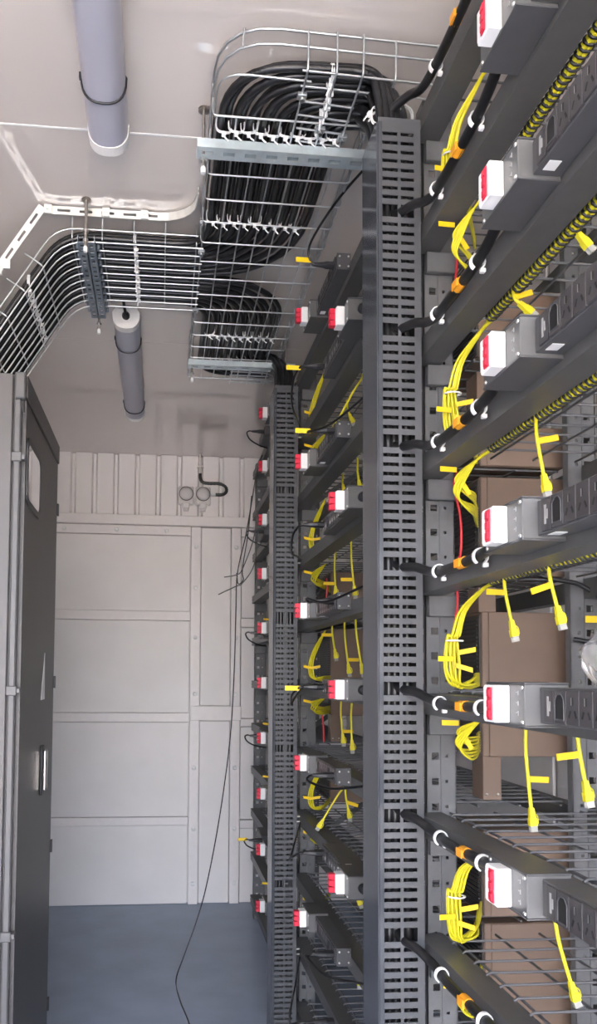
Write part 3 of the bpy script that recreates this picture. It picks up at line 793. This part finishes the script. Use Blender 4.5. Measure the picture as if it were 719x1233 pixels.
# small doubled piece of mesh at the far end
for y in (2.93, 2.965, 3.0, 3.035, 3.07): tw([(.27, y, ZT-.012), (.47, y, ZT-.012)], tr, O)
for x in (.275, .345, .42, .465): tw([(x, 2.92, ZT-.016), (x, 3.08, ZT-.016)], tr, O)

# branch tray crossing the aisle and dropping to the cabinet
brt = thing('wire_cable_tray', 'wire cable tray crossing the aisle and sloping down to the dark cabinet', 'cable tray', (-.22, 2.3, ZT), 'wire mesh cable trays')
OB = (-.22, 2.3, ZT)
XB_ = -.292; DS = Vector((-.5, 0, -.80)).normalized()     # slope direction
def slope(x0, y, z0, l): return (x0+DS.x*l, y, z0+DS.z*l)
YB0, YB1 = 2.108, 2.480
for i in range(10):
    y = YB0+(YB1-YB0)*i/9
    tw([(.110, y, ZT-.007), (XB_, y, ZT-.007), slope(XB_, y, ZT-.007, .52)], brt, OB, RWT*1.1, rad=.075)
for z, ex in ((ZT+.026, .018), ):
    for y in (YB0-.006, YB1+.006):
        tw([(.095, y, z), (XB_-ex, y, z), slope(XB_-ex, y, z, .50)], brt, OB, rad=.06)
for x in (.09, .0, -.09, -.18, -.265):
    tw([(x, YB0-.006, ZT+.060), (x, YB0-.006, ZT-.003), (x, YB1+.006, ZT-.003), (x, YB1+.006, ZT+.045)], brt, OB, rad=.010)
for l in (.10, .19, .28, .37, .46):
    a = Vector((XB_, 0, ZT-.003)); n_ = Vector((-DS.z*-1, 0, 0)); nn = Vector((DS.z, 0, -DS.x)).normalized()   # towards the aisle's left/top
    if nn.z < 0: nn = -nn
    q0 = a+DS*l; q1 = q0+nn*.06
    tw([(q1.x, YB0-.006, q1.z), (q0.x, YB0-.006, q0.z), (q0.x, YB1+.006, q0.z), (q1.x, YB1+.006, q1.z)], brt, OB, rad=.010)
# bright slotted stiffening rails along the near edge
def slotted_rail(path, label, h=.024, t=.003, up=(0, 0, 1)):
    """flat bar standing on edge, elongated slots between bridges"""
    path = [Vector(p) for p in path]; up = Vector(up)
    L = [0]
    for a, b in zip(path, path[1:]): L.append(L[-1]+(b-a).length)
    mb = MB()
    def seg(p0, p1, v0, v1):
        d = (p1-p0).normalized(); u_ = (up-d*up.dot(d)).normalized(); n = d.cross(u_)*t/2
        vs = []
        for p in (p0, p1):
            for a in (v0, v1):
                for s_ in (-1, 1): vs.append(p+u_*a+n*s_)
        mb.add(vs, [(0,1,3,2),(4,6,7,5),(0,4,5,1),(2,3,7,6),(0,2,6,4),(1,5,7,3)])
    for p0, p1 in zip(path, path[1:]):
        seg(p0, p1, 0, h*.34); seg(p0, p1, h*.66, h)
        l = (p1-p0).length
        if l < .03: seg(p0, p1, h*.34, h*.66); continue
        s_ = 0
        while s_ < l:
            e = min(s_+.026, l); seg(p0+(p1-p0)*(s_/l), p0+(p1-p0)*(e/l), h*.34, h*.66); s_ += .062
    return mb.build('stiffening_rail', M_white_rail, brt)
o = Vector(OB); zr_ = ZT+.062; yR = 2.098
cs = [Vector((-.333, yR, zr_)), Vector((-.02, yR, zr_))]
slotted_rail([p-o for p in cs], '')
arc = [Vector((-.02, yR, zr_))]+[Vector((-.02+.105*math.sin(a), yR-.085*(1-math.cos(a)), zr_)) for a in [math.radians(15*i) for i in range(1, 7)]]+[Vector((.088, 1.97, zr_))]
slotted_rail([p-o for p in arc], '')
sl0 = Vector((-.338, yR-.003, zr_+.012)); sl1 = sl0+DS*.24
slotted_rail([p-o for p in (sl0, sl1)], '', up=(DS.z, 0, -DS.x))
for p in ((-.333, yR, zr_+.012), (-.17, yR-.002, zr_+.012), (-.06, yR-.002, zr_+.012), tuple(sl0+DS*.20)):
    p = Vector(p)-o; b = MB(); b.box(p.x-.011, p.x+.011, p.y-.007, p.y-.001, p.z-.013, p.z+.013, .001); b.cyl(p+Vector((0, -.013, 0)), p+Vector((0, .010, 0)), .0045, 8); b.build('splice_clamp', M_white_rail, brt)

# struts and threaded rods
def strut_x(x0, x1, y, z, label, w=.041, h=.021):
    t = thing('strut_channel', label, 'support bar', ((x0+x1)/2, y, z), 'slotted support bars under the trays')
    L = (x1-x0); Us = [0]; n = int(L/.05)
    for i in range(n): Us += [.012+i*.05, .038+i*.05]
    Us.append(L)
    mb = MB().plate((-L/2, -w/2, -h), (1, 0, 0), (0, 1, 0), (0, 0, .002), Us, [0, w*.35, w*.65, w], lambda i, j: i % 2 == 1 and j == 1)
    mb.box(-L/2, L/2, -w/2, -w/2+.002, -h+.002, 0); mb.box(-L/2, L/2, w/2-.002, w/2, -h+.002, 0)
    mb.box(-L/2, L/2, -w/2+.002, -w/2+.009, -.002, 0); mb.box(-L/2, L/2, w/2-.009, w/2-.002, -.002, 0)
    mb.build('channel', M_galvb, t); return t
strut_x(.070, .500, 1.672, ZT-.0125, 'bright slotted support bar under the tray beside the near duct top')
strut_x(.095, .515, 2.862, ZT-.020, 'slotted support bar under the far end of the tray above the far duct')
ts = thing('strut_channel', 'dark double support bar with round holes under the tray crossing the aisle', 'support bar', (-.222, 2.29, ZT-.0125), 'slotted support bars under the trays')
for sx in (-1, 1):
    Vs = [0]; n = 16
    for i in range(n): Vs += [.012+i*.027, .024+i*.027]
    Vs.append(.45)
    mb = MB().plate((sx*.013-.011, -.225, -.022), (1, 0, 0), (0, 1, 0), (0, 0, .002), [0, .006, .016, .022], Vs, lambda i, j: i == 1 and j % 2 == 1)
    mb.box(sx*.013-.011, sx*.013-.009, -.225, .225, -.020, 0); mb.box(sx*.013+.009, sx*.013+.011, -.225, .225, -.020, 0)
    mb.build('channel', M_dark_galv, ts)
for i in range(10):
    for sx in (-1, 1):
        yy = YB0+(YB1-YB0)*i/9-2.29
        MB().cyl((sx*.030, yy+.012, -.010), (sx*.030, yy+.012, .004), .005, 6).build('clamp_bolt', M_dark_galv, ts)
def rod(x, y, z0, label, flange=True, big=False):
    t = thing('threaded_rod', label, 'hanger rod', (x, y, z0), 'threaded rods hanging the trays')
    MB().cyl((0, 0, 0), (0, 0, H-z0-.001), .0045 if big else .0038, 8).build('rod', M_rod, t)
    MB().lathe([(.013, 0), (.013, .004), (.009, .007)], (0, 0, H-z0-.0085), (0, 0, 1), 12).build('ceiling_flange', M_rod, t)
    for zz in (.018, .046): MB().lathe([(.0085, 0), (.0085, .007)], (0, 0, zz), (0, 0, 1), 6).build('nut', M_screw, t)
    MB().lathe([(.006, 0), (.0065, .012), (.004, .016)], (0, 0, -.010), (0, 0, 1), 8).build('end_tip', M_tie, t)
    return t
rod(.086, 1.690, ZT-.060, 'threaded rod at the left end of the near support bar')
rod(.111, 2.880, ZT-.085, 'threaded rod at the left end of the far support bar')
rod(.480, 2.880, ZT-.085, 'threaded rod at the right end of the far support bar')
rod(-.222, 2.058, ZT-.055, 'threaded rod with flange holding the crossing tray at its near side', big=True)
rod(-.222, 2.520, ZT-.075, 'threaded rod with white tip at the far side of the crossing tray')

# ================================================================== BLACK POWER CABLES IN THE TRAYS
RC = .0086
NA = 18
for i in range(NA):
    lay = i % 2; z = ZT+.0125+lay*.014
    x = .122+.0160*i; yn = 1.468+.0095*i; yb = 2.125+.0102*i
    zc = z-.004*0
    dz = 2.46; xd = .434+.0125*(i % 5); yd = 1.418+.018*(i//5)
    low = .25+.11*i
    top = slope(-.292, yb, z, .0)
    rb = .06+.022*i
    pts = [(xd, yd+.015, low), (xd, yd+.015, 2.50), (xd-.004, yn+.004, z+.012), (x, yn, z), (x, yb, z), (XB_-.004, yb, z+.004), tuple(Vector((XB_-.004, yb, z+.004))+DS*.42), tuple(Vector((XB_-.004, yb, z+.004))+DS*.42+Vector((-.03, 0, -.12)))]
    o = MB().tube(fillet(pts, [.05, .045, .15, .10+.017*i, .085, .05], 8), RC, 8).build('power_cable', M_black)
    tag(o, 'black power cable running from the near duct through the tray to the cabinet', 'cable', 'black cables from the near duct')
NBc = 17
for j in range(NBc):
    lay = j % 2; z = ZT+.0125+lay*.014
    yb = 2.314+.0098*j; x = .405-.0165*j; ye = 2.86+.0110*j
    xd = .428+.0120*(j % 5); yd = 2.715+.019*(j//5)
    a = Vector((XB_-.004, yb, z+.004))
    pts = [tuple(a+DS*.42+Vector((-.03, 0, -.12))), tuple(a+DS*.42), tuple(a), (x, yb, z), (x, ye, z), (xd, ye, z-.01), (xd+.002, yd, 2.50), (xd, yd, .30+.11*j)]
    o = MB().tube(fillet(pts, [.05, .085, .32-.014*j, .12, .06, .06], 8), RC, 8).build('power_cable', M_black)
    tag(o, 'black power cable running from the cabinet through the tray to the far duct', 'cable', 'black cables to the far duct')

# white cable ties
def make_tie():
    mb = MB(); a, b = .0165, .0155
    pts = [(a*math.copysign(abs(math.cos(t))**.6, math.cos(t)), 0, b*math.copysign(abs(math.sin(t))**.6, math.sin(t))) for t in [2*math.pi*i/16 for i in range(17)]]
    for d in (-.0014, .0014): mb.tube([(p[0], d, p[2]) for p in pts], .0013, 4)
    mb.box(-.004, .004, -.0035, .0035, -.0225, -.0150, .001)
    mb.tube([(0, 0, -.018), (.004, .002, -.024), (.011, .003, -.028)], .0017, 4)
    return mb.mesh('cable_tie', M_tie)
TIE = make_tie()
def tie_row(pts, rotz, label, group, tilt=0):
    for p in pts:
        o = obj('cable_tie', TIE, None, p, (0, tilt, rotz+rng.uniform(-.25, .25))); o.scale = (1.12, 1.6, 1.2); tag(o, label, 'cable tie', group)
zc = ZT+.0175
tie_row([(.130+.0285*i, 1.642+rng.uniform(-.004, .004), zc-.002) for i in range(10)], 0, 'white cable tie in the row just above the near support bar', 'tie row above the near support bar')
tie_row([(.130+.0285*i, 1.985+rng.uniform(-.005, .005), zc-.002) for i in range(9)], 0, 'white cable tie in the row before the tray junction', 'tie row before the tray junction')
tie_row([(.345+rng.uniform(-.004, .004), 1.482+.020*i, zc-.001) for i in range(7)], math.pi/2, 'white cable tie in the row across the cables beside the near duct top', 'tie row beside the near duct top')
tie_row([(-.085, 2.135+.030*i, zc-.002) for i in range(11)], math.pi/2, 'white cable tie in the row on the tray crossing the aisle', 'tie row on the crossing tray')
sA = Vector((XB_-.004, 0, ZT+.021))+DS*.17
tie_row([(sA.x, 2.135+.030*i, sA.z) for i in range(11)], math.pi/2, 'white cable tie in the row on the sloping tray above the cabinet', 'tie row on the sloping tray', math.radians(0))
tie_row([(.165+.0285*i, 2.672+rng.uniform(-.005, .005), zc-.002) for i in range(9)], 0, 'white cable tie in the row before the far support bar', 'tie row before the far support bar')
tie_row([(.165+.0285*i, 2.915+rng.uniform(-.005, .005), zc-.002) for i in range(7)], 0, 'white cable tie in the row behind the far support bar', 'tie row behind the far support bar')
tie_row([(.438+.014*i, 1.455+.012*(i % 2), 2.515+.008*(i % 3)) for i in range(5)], .3, 'white cable tie where the cables drop into the near duct', 'ties at the near duct top', math.pi/2)

# ================================================================== CABINET
cb = thing('equipment_cabinet', 'tall dark grey cabinet with a small window at the left edge', 'cabinet', (-.345, 1.892, 0))
CW, CD, CH = .615, .80, 2.118
b = MB(); b.box(-CD, -.022, .012, CW-.004, .02, CH-.10, .002); b.build('body', M_cab, cb)
MB().box(-CD, -.033, 0, .012, .03, CH-.004, .002).build('side_panel', M_cabs, cb)
MB().box(-.028, -.011, -.004, .016, .03, CH-.070, .003).build('corner_post', M_cabt, cb)
MB().box(-.028, -.002, -.004, .016, CH-.068, CH, .003).build('corner_cap', M_cabt, cb)
MB().box(-CD, -.006, .014, CW, CH-.10, CH, .003).build('top_cover', M_cab, cb)
MB().box(-.006, .002, .016, CW, CH-.062, CH-.002, .002).build('header_strip', M_cab, cb)
dr = MB(); wy0, wy1, wz0, wz1 = .040, .250, 1.795, 1.965
dr.plate((-.022, .020, .05), (0, 1, 0), (0, 0, 1), (.020, 0, 0), [0, wy0-.02, wy1-.02, CW-.028], [0, wz0-.05, wz1-.05, CH-.066-.05], lambda i, j: i == 1 and j == 1)
dr = dr.build('door', M_cab, cb)
wf = MB()
def rrect(y0, y1, z0, z1, r, n=5):
    pts = []
    for cx, cz, a0 in ((y1-r, z1-r, 0), (y0+r, z1-r, 90), (y0+r, z0+r, 180), (y1-r, z0+r, 270)):
        for i in range(n+1):
            a = math.radians(a0+90*i/n); pts.append((cx+r*math.cos(a), cz+r*math.sin(a)))
    return pts
po_ = rrect(wy0-.004, wy1+.004, wz0-.004, wz1+.004, .03); pi_ = rrect(wy0+.012, wy1-.012, wz0+.012, wz1-.012, .022)
n = len(po_); vs = [(.0015, p[0], p[1]) for p in po_]+[(.0015, p[0], p[1]) for p in pi_]+[(-.012, p[0], p[1]) for p in po_]+[(-.006, p[0], p[1]) for p in pi_]
wf.add(vs, [(i, (i+1) % n, n+(i+1) % n, n+i) for i in range(n)]+[(i, 2*n+i, 2*n+(i+1) % n, (i+1) % n) for i in range(n)]+[(n+i, n+(i+1) % n, 3*n+(i+1) % n, 3*n+i) for i in range(n)])
wfo = wf.build('window_frame', M_blackp, dr)
MB().prism(pi_, -.006, .0005, 'x').build('window_pane', M_glass, dr)
hd = MB(); hd.box(-.002, .004, .360, .400, 1.0, 1.145, .002)
hdo = hd.build('handle_plate', M_blackp, dr)
MB().box(.004, .016, .371, .387, 1.012, 1.133, .004).build('handle', M_chrome, hdo)
MB().prism([(.345, 1.28), (.415, 1.28), (.405, 1.42)], -.0018, -.0008, 'x').build('warning_sticker', M_print, dr)
for z in (1.90, 1.315, .72, .25):
    hg = MB(); hg.box(-.032, -.006, -.009, -.004, z-.012, z+.012, .002); hg.box(-.014, .001, -.006, .018, z-.006, z+.006, .001)
    hg.build('hinge', M_cabt, cb)
for z in (1.90, 1.33, .80, .30): MB().box(-.002, .004, CW-.016, CW-.002, z-.02, z+.02, .001).build('catch', M_blackp, cb)
for yy in (.08, .54):
    for xx in (-.74, -.08): MB().lathe([(.022, 0), (.022, .008), (.008, .010), (.008, .021)], (xx, yy, 0), (0, 0, 1), 10).build('foot', M_blackp, cb)

# ================================================================== WALL SOCKETS
def wall_socket(x, label):
    t = thing('wall_socket', label, 'socket', (x, YB, 2.437), 'round sockets on the far wall')
    MB().box(-.046, .046, -.030, .001, -.055, .055, .006).build('back_box', M_sock, t)
    MB().lathe([(.040, 0), (.040, .012), (.036, .020), (.020, .026), (.004, .028)], (0, -.030, .008), (0, -1, 0), 20).build('cover', M_sockc, t)
    pts = [(.041*math.cos(a), -.041, .008+.041*math.sin(a)) for a in [2*math.pi*i/24 for i in range(25)]]
    MB().tube(pts, .003, 6).build('cover_ring', M_cabt, t)
    MB().box(-.020, .020, -.045, -.026, -.080, -.045, .004).build('latch', M_sock, t)
    MB().box(-.016, .016, -.028, -.004, -.092, -.056, .003).build('cable_entry', M_sock, t)
    return t
wall_socket(.145, 'pale round socket on the far wall, left of the pair'); wall_socket(.247, 'pale round socket on the far wall, right of the pair')
cd = thing('flexible_conduit', 'black flexible conduit curling from the ceiling to the right wall socket', 'conduit', (.228, YB-.03, 2.56), None)
o_ = Vector((.228, YB-.03, 2.56))
pts = smooth([(.228, YB-.03, 2.575), (.229, YB-.032, 2.545), (.243, YB-.034, 2.520), (.285, YB-.034, 2.513), (.345, YB-.034, 2.513), (.384, YB-.034, 2.493), (.386, YB-.034, 2.462), (.360, YB-.033, 2.446), (.318, YB-.032, 2.446)], 6)
L_ = 0; mb = MB()
mb.tube([p-o_ for p in pts], [.0105 if i % 2 else .0085 for i in range(len(pts))], 8); mb.build('hose', M_black, cd)
mb = MB(); mb.cyl(Vector((.228, YB-.03, 2.572))-o_, Vector((.228, YB-.03, 2.600))-o_, .010, 10); mb.cyl(Vector((.228, YB-.03, 2.600))-o_, Vector((.228, YB-.03, H-.001))-o_, .006, 10); mb.box(-.020, .020, -.006, .030, .052, .060, .001)
mb.build('pipe', M_sock, cd)
MB().cyl(Vector((.294, YB-.032, 2.446))-o_, Vector((.322, YB-.032, 2.446))-o_, .010, 10).build('gland', M_white, cd)

# ================================================================== LOOSE WIRES
pts = [P(316, 548, Y=3.32), P(309, 570, Y=3.33), P(297, 640, Y=3.4), P(286, 690, Y=3.42), P(284, 740, Y=3.45), P(282, 810, Y=3.46), P(277, 890, Y=3.48), P(265, 980, Y=3.5), P(250, 1060, Y=3.5)]
q = P(212, 1180, Z=.004); e = P(228, 1233, Z=.004)
pts += [P(238, 1105, Y=3.49), P(222, 1150, Y=3.45), q, P(217, 1205, Z=.004), e, e+Vector((.01, -.25, 0))]
o = MB().tube(smooth(pts, 6), .0030, 6).build('loose_wire', M_black)
tag(o, 'thin black wire hanging from the far rack down to the blue floor', 'wire')
lw = [([(310, 615), (305, 650), (292, 685), (285, 692), (270, 695)], 'loose grey wire end looping above the knot, upper'), ([(311, 640), (306, 680), (292, 702), (284, 706), (263, 716)], 'loose grey wire end below the knot, lower'),
      ([(303, 597), (299, 640), (292, 685), (293, 698), (287, 703), (285, 690)], 'thin wire tied in a knot beside the far rack')]
for pp, lab in lw:
    o = MB().tube(smooth([P(a, b_, Y=3.40+.004*i) for i, (a, b_) in enumerate(pp)], 6), .0026, 5).build('loose_wire', M_cabt if 'grey' in lab else M_black); tag(o, lab, 'wire', 'loose wire ends by the far rack')

# black cord loop with a yellow flag at the back post, plastic film at the right edge, pale pipe over the cabinet
o = MB().tube(smooth([(.74, 1.49, 1.585), (.80, 1.455, 1.560), (.855, 1.45, 1.548), (.905, 1.44, 1.508), (.915, 1.44, 1.462), (.89, 1.445, 1.432), (.845, 1.46, 1.437)], 6), .0048, 8).build('cord_loop', M_black)
tag(o, 'black cord looped on the back post of the nearest rack with yellow flag', 'cord')
a = Vector((.915, 1.435, 1.478)); MB().box(a.x-.060, a.x+.004, a.y-.001, a.y+.001, a.z-.008, a.z+.006, .0008).build('label_flag', M_tag, o)
bm = bmesh.new(); bmesh.ops.create_icosphere(bm, subdivisions=3, radius=1)
for v in bm.verts:
    n1 = math.sin(v.co.x*7+v.co.z*5)*.10+math.sin(v.co.y*9-v.co.z*6)*.08
    v.co = Vector((v.co.x*.045*(1+n1), v.co.y*.04*(1+n1), v.co.z*.055*(1+n1*.6)))
me = bpy.data.meshes.new('plastic_bag'); bm.to_mesh(me); bm.free(); me.materials.append(M_film)
for p in me.polygons: p.use_smooth = True
o = obj('plastic_bag', me, None, (P(735, 812, Y=1.22).x, 1.22, zk(0)+.066)); tag(o, 'crumpled clear plastic bag at the right edge behind the fifth power strip', 'bag')
t = thing('conduit_pipe', 'pale pipe end under the ceiling above the cabinet', 'pipe', (-.95, 2.30, 2.60))
MB().cyl((-.20, 0, 0), (.452, 0, 0), .016, 12).build('pipe', M_sock, t)
MB().box(.30, .33, -.022, .022, -.02, H-2.60, .002).build('bracket', M_sock, t)
bpy.context.view_layer.update()
